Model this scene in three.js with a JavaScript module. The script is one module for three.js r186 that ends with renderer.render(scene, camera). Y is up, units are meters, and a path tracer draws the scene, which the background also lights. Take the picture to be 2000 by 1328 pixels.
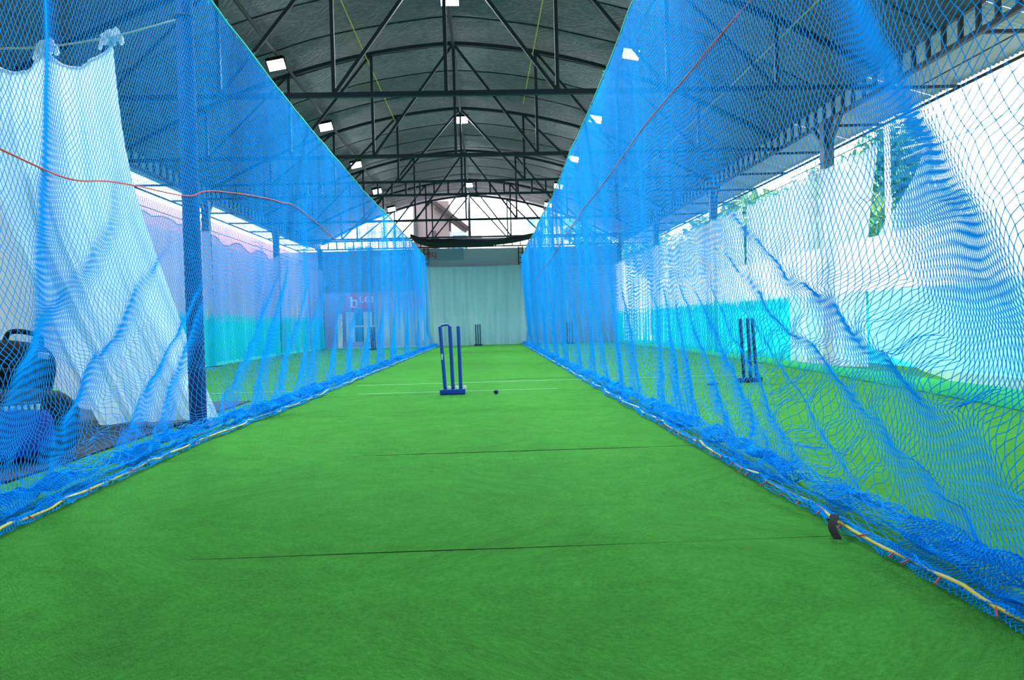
import * as THREE from 'three';
import { RoundedBoxGeometry } from 'three/addons/geometries/RoundedBoxGeometry.js';
import { mergeGeometries } from 'three/addons/utils/BufferGeometryUtils.js';
import { ImprovedNoise } from 'three/addons/math/ImprovedNoise.js';

// ---------------------------------------------------------------- camera, sky, sun, exposure
const W = 2000, H = 1328, FOCAL = 1525;                       // focal length in pixels of the 2000 x 1328 frame
const scene = new THREE.Scene();
const camera = new THREE.PerspectiveCamera(2 * Math.atan(H / 2 / FOCAL) * 180 / Math.PI, W / H, 0.05, 400);
camera.position.set(0, 0.72, 0);
camera.rotation.order = 'YXZ';
camera.rotation.set(-Math.atan(33 / FOCAL), -Math.atan(56 / FOCAL), -0.026);
camera.focus = 9; camera.userData.fStop = 10;
scene.add(camera);

const renderer = new THREE.WebGLRenderer({ antialias: true });
renderer.toneMapping = THREE.LinearToneMapping;
renderer.toneMappingExposure = 1.9;
renderer.shadowMap.enabled = true;

const noise = new ImprovedNoise();
let seed = 7;
const rnd = () => { seed = (seed + 0x6d2b79f5) | 0; let t = Math.imul(seed ^ (seed >>> 15), 1 | seed); t = (t + Math.imul(t ^ (t >>> 7), 61 | t)) ^ t; return ((t ^ (t >>> 14)) >>> 0) / 4294967296; };
const rr = (a, b) => a + (b - a) * rnd();

{ // hazy bright sky, a little brighter overhead
  const w = 128, h = 64, d = new Float32Array(w * h * 4);
  for (let y = 0; y < h; y++) for (let x = 0; x < w; x++) {
    const e = (y + 0.5) / h * Math.PI - Math.PI / 2, az = (x + 0.5) / w * Math.PI * 2;
    const c = 0.06 * noise.noise(3 * Math.cos(az), 3 * Math.sin(az), 5 * e), up = Math.max(0, Math.sin(e));
    const l = e < 0 ? 0.8 : 2.7 + 0.5 * up + 3 * c, o = (y * w + x) * 4;
    d[o] = 0.94 * l; d[o + 1] = 0.99 * l; d[o + 2] = 1.04 * l; d[o + 3] = 1;
  }
  const t = new THREE.DataTexture(d, w, h, THREE.RGBAFormat, THREE.FloatType);
  t.mapping = THREE.EquirectangularReflectionMapping; t.magFilter = THREE.LinearFilter; t.needsUpdate = true;
  scene.background = t; scene.environment = t;
}
const sun = new THREE.DirectionalLight(new THREE.Color(1.0, 0.97, 0.92), 7);
sun.position.set(-5.2, 24, -19); sun.target.position.set(0, 0, -14); sun.castShadow = true; sun.shadow.radius = 3;
Object.assign(sun.shadow.camera, { left: -30, right: 30, top: 25, bottom: -25, near: 1, far: 80 });
scene.add(sun, sun.target);

// ---------------------------------------------------------------- helpers
const V = (x, y, z) => new THREE.Vector3(x, y, z);
const used = new Map();
const numbered = (n) => { const k = used.get(n) ?? 0; used.set(n, k + 1); return k ? n + '_' + String(k).padStart(3, '0') : n; };
function mesh(name, geo, mat, parent = scene) {
  const m = new THREE.Mesh(Array.isArray(geo) ? mergeGeometries(geo.map((g) => g.index ? g.toNonIndexed() : g)) : geo, mat);
  m.name = numbered(name); m.castShadow = m.receiveShadow = true; parent.add(m); return m;
}
function tag(o, label, category, group) { o.userData.label = label; o.userData.category = category; if (group) o.userData.group = group; return o; }
function thing(name, label, category, pos = [0, 0, 0], group) {
  const g = new THREE.Group(); g.name = numbered(name); g.position.set(...pos); scene.add(g); return tag(g, label, category, group);
}
function struct(name, pos = [0, 0, 0]) { const g = new THREE.Group(); g.name = name; g.position.set(...pos); g.userData.kind = 'structure'; scene.add(g); return g; }
const smesh = (name, geo, mat) => { const m = mesh(name, geo, mat); m.userData.kind = 'structure'; return m; };
const box = (x0, x1, y0, y1, z0, z1) => { const g = new THREE.BoxGeometry(Math.abs(x1 - x0), Math.abs(y1 - y0), Math.abs(z1 - z0)); g.translate((x0 + x1) / 2, (y0 + y1) / 2, (z0 + z1) / 2); return g; };
function bar(a, b, w, h = w) {                                // a square bar from a to b
  const d = b.clone().sub(a), l = d.length(), g = new THREE.BoxGeometry(w, h, l), m = new THREE.Matrix4().lookAt(b, a, Math.abs(d.y) > 0.95 * l ? V(0, 0, 1) : V(0, 1, 0));
  m.setPosition(a.clone().add(b).multiplyScalar(0.5)); g.applyMatrix4(m); return g;
}
const tube = (pts, r, n = 24, k = 6) => new THREE.TubeGeometry(new THREE.CatmullRomCurve3(pts), n, r, k, false);
function grid(nu, nv, f, uvf) {                               // surface f(u, v) -> Vector3
  const p = [], uv = [], ix = [];
  for (let j = 0; j <= nv; j++) for (let i = 0; i <= nu; i++) { const q = f(i / nu, j / nv); p.push(q.x, q.y, q.z); const t = uvf ? uvf(i / nu, j / nv, q) : [i / nu, j / nv]; uv.push(...t); }
  for (let j = 0; j < nv; j++) for (let i = 0; i < nu; i++) { const a = j * (nu + 1) + i, b = a + 1, c = a + nu + 1, d = c + 1; ix.push(a, c, b, b, c, d); }
  const g = new THREE.BufferGeometry(); g.setAttribute('position', new THREE.Float32BufferAttribute(p, 3)); g.setAttribute('uv', new THREE.Float32BufferAttribute(uv, 2)); g.setIndex(ix); g.computeVertexNormals(); return g;
}
function texture(n, f, srgb = true, rep = [1, 1]) {
  const d = new Uint8Array(n * n * 4);
  for (let y = 0; y < n; y++) for (let x = 0; x < n; x++) { const c = f(x / n, y / n, x, y), o = (y * n + x) * 4; d[o] = c[0] * 255; d[o + 1] = c[1] * 255; d[o + 2] = c[2] * 255; d[o + 3] = 255; }
  const t = new THREE.DataTexture(d, n, n); t.wrapS = t.wrapT = THREE.RepeatWrapping; t.magFilter = THREE.LinearFilter; if (srgb) t.colorSpace = THREE.SRGBColorSpace; t.repeat.set(...rep); t.needsUpdate = true; return t;
}
const std = (o) => new THREE.MeshStandardMaterial(o);
const phys = (o) => new THREE.MeshPhysicalMaterial(o);
const rgb = (r, g, b) => new THREE.Color().setRGB(r, g, b);
const tn = (u, v, f, s) => { // tiling noise
  const a = u * Math.PI * 2, b = v * Math.PI * 2, k = f / (Math.PI * 2);
  return noise.noise(Math.cos(a) * k + s, Math.sin(a) * k + Math.cos(b) * k, Math.sin(b) * k - s);
};
const clamp = (x, a = 0, b = 1) => Math.min(b, Math.max(a, x));

// ---------------------------------------------------------------- materials
const turfTex = texture(1024, (u, v) => {
  const coarse = tn(u, v, 9, 1) * 0.05 + tn(u, v, 30, 3) * 0.06, fine = (rnd() - 0.5) * 0.16 + tn(u, v, 150, 9) * 0.10, k = 1 + coarse + fine;
  return [clamp(0.262 * k), clamp(0.555 * k), clamp(0.222 * (k - 0.03))];
}, true, [0.5, 0.5]);
const turfBump = texture(1024, (u, v) => { const k = clamp(0.5 + 0.7 * (rnd() - 0.5) + 0.3 * tn(u, v, 120, 4)); return [k, k, k]; }, false, [1, 1]);
const M = {
  turf: phys({ map: turfTex, bumpMap: turfBump, bumpScale: 0.006, roughness: 1, specularIntensity: 0.1 }),
  concrete: std({ color: rgb(0.3, 0.3, 0.29), roughness: 0.95 }),
  steel: std({ color: rgb(0.012, 0.018, 0.024), roughness: 0.7, metalness: 0.0 }),
  tealSteel: std({ color: rgb(0.012, 0.03, 0.03), roughness: 0.5 }),
  net: phys({ color: rgb(0.001, 0.32, 0.95), roughness: 0.9, specularIntensity: 0.12 }),
  tealRope: std({ color: rgb(0.02, 0.50, 0.52), roughness: 0.8 }),
  yellow: std({ color: rgb(0.58, 0.44, 0.06), roughness: 0.8 }),
  red: std({ color: rgb(0.62, 0.07, 0.05), roughness: 0.8 }),
  line: std({ color: rgb(0.55, 0.80, 0.62), roughness: 0.95 }),
  stump: std({ color: rgb(0.004, 0.06, 0.42), roughness: 0.35 }),
  navy: std({ color: rgb(0.006, 0.02, 0.11), roughness: 0.4 }),
  white: std({ color: rgb(0.8, 0.82, 0.82), roughness: 0.5 }),
  black: phys({ color: rgb(0.010, 0.010, 0.012), roughness: 0.8, specularIntensity: 0.3 }),
  bagBlue: std({ color: rgb(0.01, 0.04, 0.42), roughness: 0.6 }),
  cyanWall: std({ color: rgb(0.004, 0.72, 0.80), roughness: 0.8 }),
  whiteWall: std({ color: rgb(0.82, 0.84, 0.84), roughness: 0.9 }),
  lavender: std({ color: rgb(0.30, 0.34, 0.54), roughness: 0.9 }),
  greyPanel: std({ color: rgb(0.50, 0.54, 0.56), roughness: 0.85 }),
  pink: std({ color: rgb(0.72, 0.36, 0.42), roughness: 0.85 }),
  post: std({ color: rgb(0.004, 0.03, 0.13), roughness: 0.85 }),
  leafA: phys({ color: rgb(0.025, 0.17, 0.05), roughness: 0.6, transmission: 0.0, side: THREE.DoubleSide }),
  leafB: phys({ color: rgb(0.10, 0.26, 0.06), roughness: 0.6, side: THREE.DoubleSide }),
  bark: std({ color: rgb(0.16, 0.11, 0.08), roughness: 0.95 }),
  glass: std({ color: rgb(0.10, 0.28, 0.42), roughness: 0.15 }),
  roofBrown: std({ color: rgb(0.02, 0.015, 0.014), roughness: 0.9 }),
  tarp: std({ color: rgb(0.025, 0.03, 0.035), roughness: 0.75 }),
  mat: std({ color: rgb(0.010, 0.018, 0.03), roughness: 0.9 }),
  skin: std({ color: rgb(0.5, 0.5, 0.5), roughness: 0.7 }),
  sheet: std({ color: rgb(0.36, 0.37, 0.40), roughness: 0.55, metalness: 0.3 }),
  paleSheet: phys({ color: rgb(0.80, 0.86, 0.9), roughness: 1, transmission: 0.4, thickness: 0, side: THREE.DoubleSide }),
  lampGlow: std({ color: rgb(0.9, 0.95, 0.95), emissive: rgb(0.80, 1.0, 1.0), emissiveIntensity: 9 }),
};
const cloth = (r, g, b, pass = 0.5, opacity = 1) => phys({ color: rgb(r, g, b), roughness: 1, transmission: pass, thickness: 0, specularIntensity: 0.1, side: THREE.DoubleSide, opacity, transparent: opacity < 1 });
const foilBump = texture(512, (u, v) => {                     // diamond wire net under a crinkled bubble foil
  const a = Math.abs(((u + v) * 24) % 1 - 0.5), b = Math.abs(((u - v + 2) * 24) % 1 - 0.5);
  const wire = a > 0.42 || b > 0.42 ? 1 : 0, k = clamp(0.35 + 0.5 * tn(u, v, 18, 2) + 0.25 * tn(u, v, 50, 7) + 0.3 * wire);
  return [k, k, k];
}, false);
const foilTex = texture(512, (u, v) => {
  const a = Math.abs(((u + v) * 24) % 1 - 0.5), b = Math.abs(((u - v + 2) * 24) % 1 - 0.5);
  const w = a > 0.44 || b > 0.44 ? 0.72 : 1, k = w * (1 + 0.22 * tn(u, v, 12, 5) + 0.12 * tn(u, v, 44, 8));
  return [clamp(0.42 * k), clamp(0.37 * k), clamp(0.42 * k)];
});
const foil = [0.85, 1, 1.15].map((k) => std({ map: foilTex, color: rgb(k, k, k), bumpMap: foilBump, bumpScale: 0.012, roughness: 0.55, metalness: 0.2 }));

// ---------------------------------------------------------------- dimensions of the hall
const CX = -0.35, HALF = 5.15, LEFT = CX - HALF, RIGHT = CX + HALF, BACK = -27, FRONT = 4, CHORD = 3.39;
const roofY = (x) => { const u = Math.abs((x - CX) / HALF); return 5.25 - 0.25 * u - 1.35 * u * u; };

// ---------------------------------------------------------------- floor and turf
const ground = smesh('ground', box(-40, 40, -0.4, -0.12, -90, 12), M.concrete);
const floor = struct('floor');
mesh('slab', box(-6.2, 5.8, -0.12, -0.012, -27.6, FRONT), M.concrete, floor);
for (let k = -4; k < 16; k++) {                               // turf rolls laid across the hall, 1.9 m wide
  const z0 = -2.5 - 1.9 * k, z1 = Math.max(z0 - 1.9 + 0.0015, -27.5);
  if (z0 < -27.4) continue;
  const g = grid(160, 12, (u, v) => {
    const x = -6.1 + 11.8 * u, e = Math.min(v, 1 - v) * 1.9, edge = 0.004 * noise.noise(x * 2.1, k * 3.7, 0);
    return V(x, -0.004 * Math.exp(-e / 0.015) + 0.003 * noise.noise(x * 0.7, z0 + v * 1.9, 2), z0 + (z1 - z0) * v + edge);
  }, (u, v, q) => [q.x, q.z]);
  mesh('turf_strip', g, M.turf, floor);
}

// ---------------------------------------------------------------- roof
const ceiling = struct('ceiling');
mesh('roof_sheet', [grid(40, 1, (u, v) => { const x = LEFT - 0.1 + (2 * HALF + 0.2) * u; return V(x, roofY(x) + 0.10, FRONT + (-27.9 - FRONT) * v); }), grid(40, 1, (u, v) => { const x = RIGHT + 0.1 - (2 * HALF + 0.2) * u; return V(x, roofY(x) + 0.16, FRONT + (-27.9 - FRONT) * v); })], M.sheet, ceiling);
for (let k = 0; k < 27; k++) {
  const z0 = FRONT - 1.2 * k, z1 = Math.max(z0 - 1.23, -27.9);
  if (z0 < -27.8) continue;
  const g = grid(72, 10, (u, v) => {
    const x = LEFT + 2 * HALF * u, z = z0 + (z1 - z0) * v;
    return V(x, roofY(x) - 0.015 - 0.008 * Math.sin(Math.PI * v) + 0.02 * noise.noise(x * 0.9, z * 1.4, 3) + 0.008 * noise.noise(x * 4, z * 4, 1) + (v > 0.96 ? 0.02 : 0), z);
  }, (u, v, q) => [q.x, q.z]);
  mesh('insulation_strip', g, foil[k * 7 % 3], ceiling);
}

// walls beyond the curtains
const wallRight = struct('wall_right');
mesh('dado', box(6.6, 6.75, -0.12, 1.10, FRONT, -30), M.cyanWall, wallRight);
mesh('ledge', box(6.55, 6.75, 1.10, 1.14, FRONT, -30), M.greyPanel, wallRight);
mesh('upper_wall', box(6.62, 6.75, 1.14, 2.02, FRONT, -30), M.whiteWall, wallRight);
const wallLeft = struct('wall_left');
mesh('dado', box(-7.15, -7.0, -0.12, 0.95, FRONT, -29), M.cyanWall, wallLeft);
mesh('upper_wall', box(-7.15, -7.01, 0.95, 3.0, FRONT, -29), M.lavender, wallLeft);
for (let k = 0; k < 14; k++) mesh('panel', box(-7.12, -7.01, 3.0, 3.56, -6 - 1.7 * k + 0.0, -6 - 1.7 * (k + 1) + 0.03), M.pink, wallLeft);
const wallBack = struct('wall_back');
mesh('upper_panel', box(-2.05, 1.5, 1.0, 3.34, -27.25, -27.15), M.greyPanel, wallBack);
mesh('left_panel', box(-5.6, -2.06, 1.92, 3.34, -27.25, -27.15), M.lavender, wallBack);
mesh('corner_panel', box(-7.1, -5.61, -0.1, 3.34, -27.25, -27.15), M.lavender, wallBack);
mesh('right_panel', box(1.51, 4.9, 0, 3.34, -27.25, -27.15), M.lavender, wallBack);
smesh('wall_front', box(-7.2, 6.75, -0.12, 5.4, FRONT, FRONT + 0.15), M.greyPanel);

// ---------------------------------------------------------------- trusses
function ladderBeam(t, a, b, y0, y1, step, w) {
  const A = (y) => V(a.x, y, a.z), B = (y) => V(b.x, y, b.z), n = Math.round(a.distanceTo(b) / step);
  mesh('lower_chord', bar(A(y0), B(y0), w), M.steel, t); mesh('upper_chord', bar(A(y1), B(y1), w), M.steel, t);
  for (let i = 0; i <= n; i++) { const p = a.clone().lerp(b, i / n); mesh('rung', bar(V(p.x, y0, p.z), V(p.x, y1, p.z), w * 0.8), M.steel, t); }
}
const order = ['nearest arched roof truss, cut by the top of the picture', 'second arched roof truss from the camera, its apex just under the top edge', 'third arched roof truss, with a ladder-like double bottom chord',
  'fourth arched roof truss, thin and single-chorded behind the ladder truss', 'fifth arched roof truss, just in front of the open gable', 'farthest arched roof truss framing the bright open gable, standing on the back beam'];
[-9.1, -12.4, -16.1, -20.0, -24.0, BACK].forEach((z, i) => {
  const t = thing('roof_truss', order[i] + ', black steel', 'truss', [0, 0, 0]);
  const pts = [-1, -0.763, -0.509, -0.254, 0, 0.254, 0.509, 0.763, 1].map((u) => CX + HALF * 0.985 * u);
  const arch = []; for (let k = 0; k <= 32; k++) { const x = LEFT + 0.05 + (2 * HALF - 0.1) * k / 32; arch.push(V(x, roofY(x) - 0.11, z)); }
  mesh('top_chord', arch.slice(1).map((p, k) => bar(arch[k], p, 0.055)), M.steel, t);
  const ladder = i === 2 || i === 5;
  if (ladder) ladderBeam(t, V(LEFT, 0, z), V(RIGHT, 0, z), CHORD, 3.66, 0.29, 0.045);
  else mesh('bottom_chord', bar(V(LEFT, CHORD, z), V(RIGHT, CHORD, z), 0.055), M.steel, t);
  const low = ladder ? 3.66 : CHORD;
  pts.slice(1, -1).forEach((x) => mesh('post', bar(V(x, low, z), V(x, roofY(x) - 0.11, z), 0.042), M.steel, t));
  const D = (xa, ya, xb, yb) => mesh('diagonal', bar(V(xa, ya, z + 0.01), V(xb, yb, z + 0.01), 0.04), M.steel, t);
  for (const s of [1, -1]) {
    const c = (k) => pts[4 + s * k];
    D(c(0), roofY(c(0)) - 0.12, c(1), low); D(c(1), roofY(c(1)) - 0.12, c(2), low); D(c(2), roofY(c(2)) - 0.12, c(3), low);
  }
});
// eave beams
for (const [x, label] of [[LEFT, 'ladder-like black steel eave beam along the left side above the pink band'], [RIGHT, 'ladder-like black steel eave beam along the right side above the sunlit curtains']]) {
  const t = thing('eave_beam', label, 'beam'); ladderBeam(t, V(x, 0, FRONT - 0.1), V(x, 0, BACK), 3.38, 3.66, 0.28, 0.05);
}
// eave overhangs: corrugated sheets past the beams, with struts
function overhang(s, xIn, xOut, label, mat) {
  const t = thing('eave_overhang', label, 'roof overhang');
  for (let k = 0; k < 27; k++) {
    const z0 = 3 - 1.15 * k;
    mesh('corrugated_sheet', grid(4, 46, (u, v) => { const z = z0 - 1.15 * v; return V(xIn + (xOut - xIn) * u, 3.70 - 0.27 * u + 0.012 * Math.sin(v * 2 * Math.PI * 15) - 0.004 * (k % 2), z); }), mat, t);
  }
  for (let k = 0; k < 15; k++) mesh('strut', bar(V(xIn, 3.38, -2 - 1.78 * k), V(xOut, 3.39, -2 - 1.78 * k), 0.035), M.steel, t);
  mesh('edge_pipe', tube([V(xOut, 3.38, 3), V(xOut, 3.38, -12), V(xOut, 3.38, -27.5)], 0.022, 8), M.steel, t);
  return t;
}
overhang(1, RIGHT, 5.72, 'grey corrugated eave overhang above the sunlit curtains on the right', M.sheet);
const leftEave = overhang(-1, LEFT, -6.28, 'bright translucent eave overhang above the pink band on the left', M.paleSheet);
mesh('edge_sheet', bar(V(LEFT - 0.03, 3.66, -12.2), V(LEFT - 0.48, 3.50, -12.2), 30.4, 0.006), M.sheet, leftEave);

// columns
[['left', LEFT + 0.02], ['right', RIGHT - 0.02]].forEach(([side, x]) => {
  ['nearest', 'second', 'third', 'farthest'].forEach((o, k) => {
    const z = [-10.6, -15.9, -21.2, -26.9][k];
    const t = thing('steel_column', `black square steel column under the ${side} eave beam, ${o} of its row`, 'column', [x, 0, z]);
    mesh('shaft', box(-0.07, 0.07, -0.012, 3.36, -0.07, 0.07), M.tealSteel, t);
    mesh('base_plate', box(-0.14, 0.14, -0.012, 0.012, -0.14, 0.14), M.tealSteel, t);
    mesh('bracket', [bar(V(0, 2.95, 0), V(0, 3.36, 0.42), 0.05), bar(V(0, 2.95, 0), V(0, 3.36, -0.42), 0.05)], M.tealSteel, t);
  });
});

// conduits carrying the lamps, and ropes along the roof
const CON = [[-2.84, 'dark conduit along the roof carrying the left row of floodlights'], [2.2, 'dark conduit along the roof carrying the right row of floodlights, seen through the net'], [CX, 'dark ridge tube along the top of the roof']];
for (const [x, label] of CON) { const y = roofY(x) - 0.17; tag(mesh('conduit', tube([V(x, y, -3), V(x, y, -15), V(x, y, -27)], 0.026, 20, 8), M.steel), label, 'conduit'); }
for (const [x, y, z, label] of [[-1.68, roofY(-1.68) - 0.2, -16, 'thin yellow rope along the roof to the left of the ridge'], [0.88, roofY(0.88) - 0.2, -15, 'thin yellow rope along the roof to the right of the ridge'], [3.6, 4.05, -20, 'thin yellow rope along the roof behind the right net']]) {
  tag(mesh('rope', tube([V(x, y, -3), V(x, y - 0.05, z / 2 - 2), V(x, y, z)], 0.008, 30, 5), M.yellow), label, 'rope');
}

// ---------------------------------------------------------------- floodlights
const housing = new RoundedBoxGeometry(0.26, 0.06, 0.2, 2, 0.015), face = box(-0.115, 0.115, -0.045, -0.031, -0.085, 0.085);
function floodlight(x, y, z, tilt, label, group) {
  const t = thing('floodlight', label, 'floodlight', [x, y, z], group);
  t.rotation.set(-0.5, 0, tilt);
  mesh('housing', housing, M.black, t); const f = mesh('lamp_face', face, M.lampGlow, t); f.castShadow = false;
  for (let k = -2; k <= 2; k++) mesh('cooling_fin', box(k * 0.045 - 0.004, k * 0.045 + 0.004, 0.03, 0.055, -0.08, 0.08), M.black, t);
  mesh('bracket', [bar(V(-0.13, 0, 0), V(-0.13, 0.1, 0), 0.012, 0.03), bar(V(0.13, 0, 0), V(0.13, 0.1, 0), 0.012, 0.03), bar(V(-0.13, 0.1, 0), V(0.13, 0.1, 0), 0.03, 0.012)], M.black, t);
  const l = new THREE.SpotLight(rgb(0.84, 1.0, 1.0), 24, 0, 1.25, 0.5); l.position.set(0, -0.07, 0); l.target.position.set(0, -2, 0); l.castShadow = true; l.shadow.radius = 5;
  t.add(l, l.target);
}
const nth = ['nearest', 'second', 'third', 'fourth', 'farthest'];
[-5.2, -7.8, -11.3, -14.8, -18.3, -21.9, -25.3].forEach((z, i) => {  // the two nearest pairs are unseen, added to brighten the near lane
  const k = i - 2;
  floodlight(-2.84, 4.5, z, 0.25, `white floodlight in the row over the left net, ${nth[k]} from camera`.replace('undefined from camera', i ? 'added unseen above the frame top' : 'added unseen overhead'));
  floodlight(2.2, 4.5, z + 0.25, -0.25, `white floodlight beyond the right net, ${nth[k]} of that row from camera`.replace('undefined of that row from camera', i ? 'just outside the frame top' : 'added unseen overhead'));
});
[-10.3, -16.3, -23.9].forEach((z, k) => floodlight(CX + 0.03, 4.98, z, 0, `white floodlight hanging under the ridge, ${['cut by the top edge of the picture', 'in the middle of the roof', 'far, above the open gable'][k]}`));

// ---------------------------------------------------------------- nets
// A net is two families of diagonal strands over a surface (s = metres along the lane, t = metres up from the foot rope).
function netGeometry(surf, s0, s1, T, m, r, knots) {
  const h = m / Math.SQRT2, ni = Math.round((s1 - s0) / h), nj = Math.round(T / h), P = new Array((ni + 1) * (nj + 1));
  const at = (i, j) => P[j * (ni + 1) + i];
  for (let j = 0; j <= nj; j++) for (let i = 0; i <= ni; i++) if ((i + j) % 2 === 0) P[j * (ni + 1) + i] = surf(s0 + (s1 - s0) * i / ni, T * j / nj);
  const pos = [], nor = [], ix = [], a = V(), n = V(), b = V(), q = V();
  function strand(pts) {
    if (pts.length < 2) return;
    const base = pos.length / 3;
    pts.forEach((p, k) => {
      a.copy(pts[Math.min(k + 1, pts.length - 1)]).sub(pts[Math.max(k - 1, 0)]).normalize();
      n.set(1, 0.13, 0.21).cross(a).normalize(); b.copy(a).cross(n);
      for (let c = 0; c < 3; c++) {
        const w = c * 2.0944; q.copy(n).multiplyScalar(Math.cos(w)).addScaledVector(b, Math.sin(w));
        pos.push(p.x + q.x * r, p.y + q.y * r, p.z + q.z * r); nor.push(q.x, q.y, q.z);
      }
      if (k) for (let c = 0; c < 3; c++) { const u = base + 3 * (k - 1) + c, v = base + 3 * (k - 1) + (c + 1) % 3; ix.push(u, v, u + 3, v, v + 3, u + 3); }
    });
  }
  for (const dir of [1, -1]) {
    const starts = [];
    for (let i = 0; i <= ni; i++) starts.push([i, 0]);
    for (let j = 1; j <= nj; j++) starts.push([dir > 0 ? 0 : ni, j]);
    for (const [i0, j0] of starts) {
      if ((i0 + j0) % 2) continue;
      const pts = []; for (let i = i0, j = j0; i >= 0 && i <= ni && j <= nj; i += dir, j++) pts.push(at(i, j));
      strand(pts);
    }
  }
  if (knots) for (let j = 0; j <= nj; j++) for (let i = 0; i <= ni; i++) if ((i + j) % 2 === 0) {
    const p = at(i, j), o = pos.length / 3, R = r * 1.75;
    for (const [x, y, z] of [[1, 0, 0], [-1, 0, 0], [0, 1, 0], [0, -1, 0], [0, 0, 1], [0, 0, -1]]) { pos.push(p.x + x * R, p.y + y * R, p.z + z * R); nor.push(x, y, z); }
    for (const [u, v, w] of [[0, 2, 4], [2, 1, 4], [1, 3, 4], [3, 0, 4], [2, 0, 5], [1, 2, 5], [3, 1, 5], [0, 3, 5]]) ix.push(o + u, o + v, o + w);
  }
  return { pos, nor, ix };
}
function joined(list) {
  let nv = 0, ni = 0; for (const g of list) { nv += g.pos.length; ni += g.ix.length; }
  const p = new Float32Array(nv), n = new Float32Array(nv), ix = new Uint32Array(ni); let a = 0, b = 0;
  for (const g of list) { p.set(g.pos, a); n.set(g.nor, a); const o = a / 3; for (let k = 0; k < g.ix.length; k++) ix[b + k] = g.ix[k] + o; a += g.pos.length; b += g.ix.length; }
  const g = new THREE.BufferGeometry(); g.setAttribute('position', new THREE.BufferAttribute(p, 3)); g.setAttribute('normal', new THREE.BufferAttribute(n, 3)); g.setIndex(new THREE.BufferAttribute(ix, 1)); return g;
}
// A net hangs with more netting than lane: bands of bunched netting (pleats) run up from the floor or down from the head rope.
// gathered() tabulates, for each height h, how many metres of netting lie before the distance D, and returns the inverse D(s, h).
function gathered(pleats, D0, D1) {
  const NH = 44, HM = 3.3, step = 0.02, n = Math.ceil((D1 - D0) / step) + 1, win = 70, tab = [], bulge = (s, h) => { let b = 0; for (const p of pleats) { const [u, k] = at(p, s, h); b += p.b * k * Math.exp(-u * u); } return b; };
  function at(p, D, h) {
    const c = p.d + p.lean * (p.up ? h - 1.5 : Math.min(h, 1.2)), w = p.w * (p.up ? 0.5 + 0.9 * clamp((1.9 - h) / 1.9) : 1.5 - 1.25 * clamp(h / p.h));
    return [(D - c) / w, p.up ? clamp((h - p.lo) / 0.5) : clamp((p.h - h) / (0.5 * p.h))];
  }
  let base = null;
  for (let l = 0; l <= NH; l++) {
    const h = HM * l / NH, I = new Float64Array(n), sm = new Float64Array(n), S = new Float64Array(n);
    for (let i = 1; i < n; i++) { let q = 0; for (const p of pleats) { const [u, k] = at(p, D0 + i * step, h); if (Math.abs(u) < 1.7) q += p.a * k * Math.exp(-(u ** 4)); } I[i] = I[i - 1] + q * step; }
    const C = new Float64Array(n + 1); for (let i = 0; i < n; i++) C[i + 1] = C[i] + I[i];
    for (let i = 0; i < n; i++) { const r = Math.min(win, i, n - 1 - i); sm[i] = (C[i + r + 1] - C[i - r]) / (2 * r + 1); }
    if (!base) base = sm.slice();
    for (let i = 0; i < n; i++) { S[i] = i * step + base[i] * 0.5 + (I[i] - sm[i]); if (i) S[i] = Math.max(S[i], S[i - 1] + 0.3 * step); }
    tab.push(S);
  }
  const inv = (S, s) => { let a = 0, b = n - 1; while (b - a > 1) { const m = (a + b) >> 1; if (S[m] <= s) a = m; else b = m; } return D0 + step * (a + (s - S[a]) / (S[b] - S[a])); };
  return {
    D: (s, h) => { const f = clamp(h / HM) * NH, l = Math.min(NH - 1, Math.floor(f)), w = f - l; return inv(tab[l], s) * (1 - w) + inv(tab[l + 1], s) * w; },
    s: (D) => tab[0][Math.max(0, Math.min(n - 1, Math.round((D - D0) / step)))], bulge,
  };
}
const smooth = (p, n) => { for (let k = 0; k < n; k++) p = p.map((q, i) => q.clone().multiplyScalar(2).add(p[Math.max(0, i - 1)]).add(p[Math.min(p.length - 1, i + 1)]).multiplyScalar(0.25)); return p; };
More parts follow.
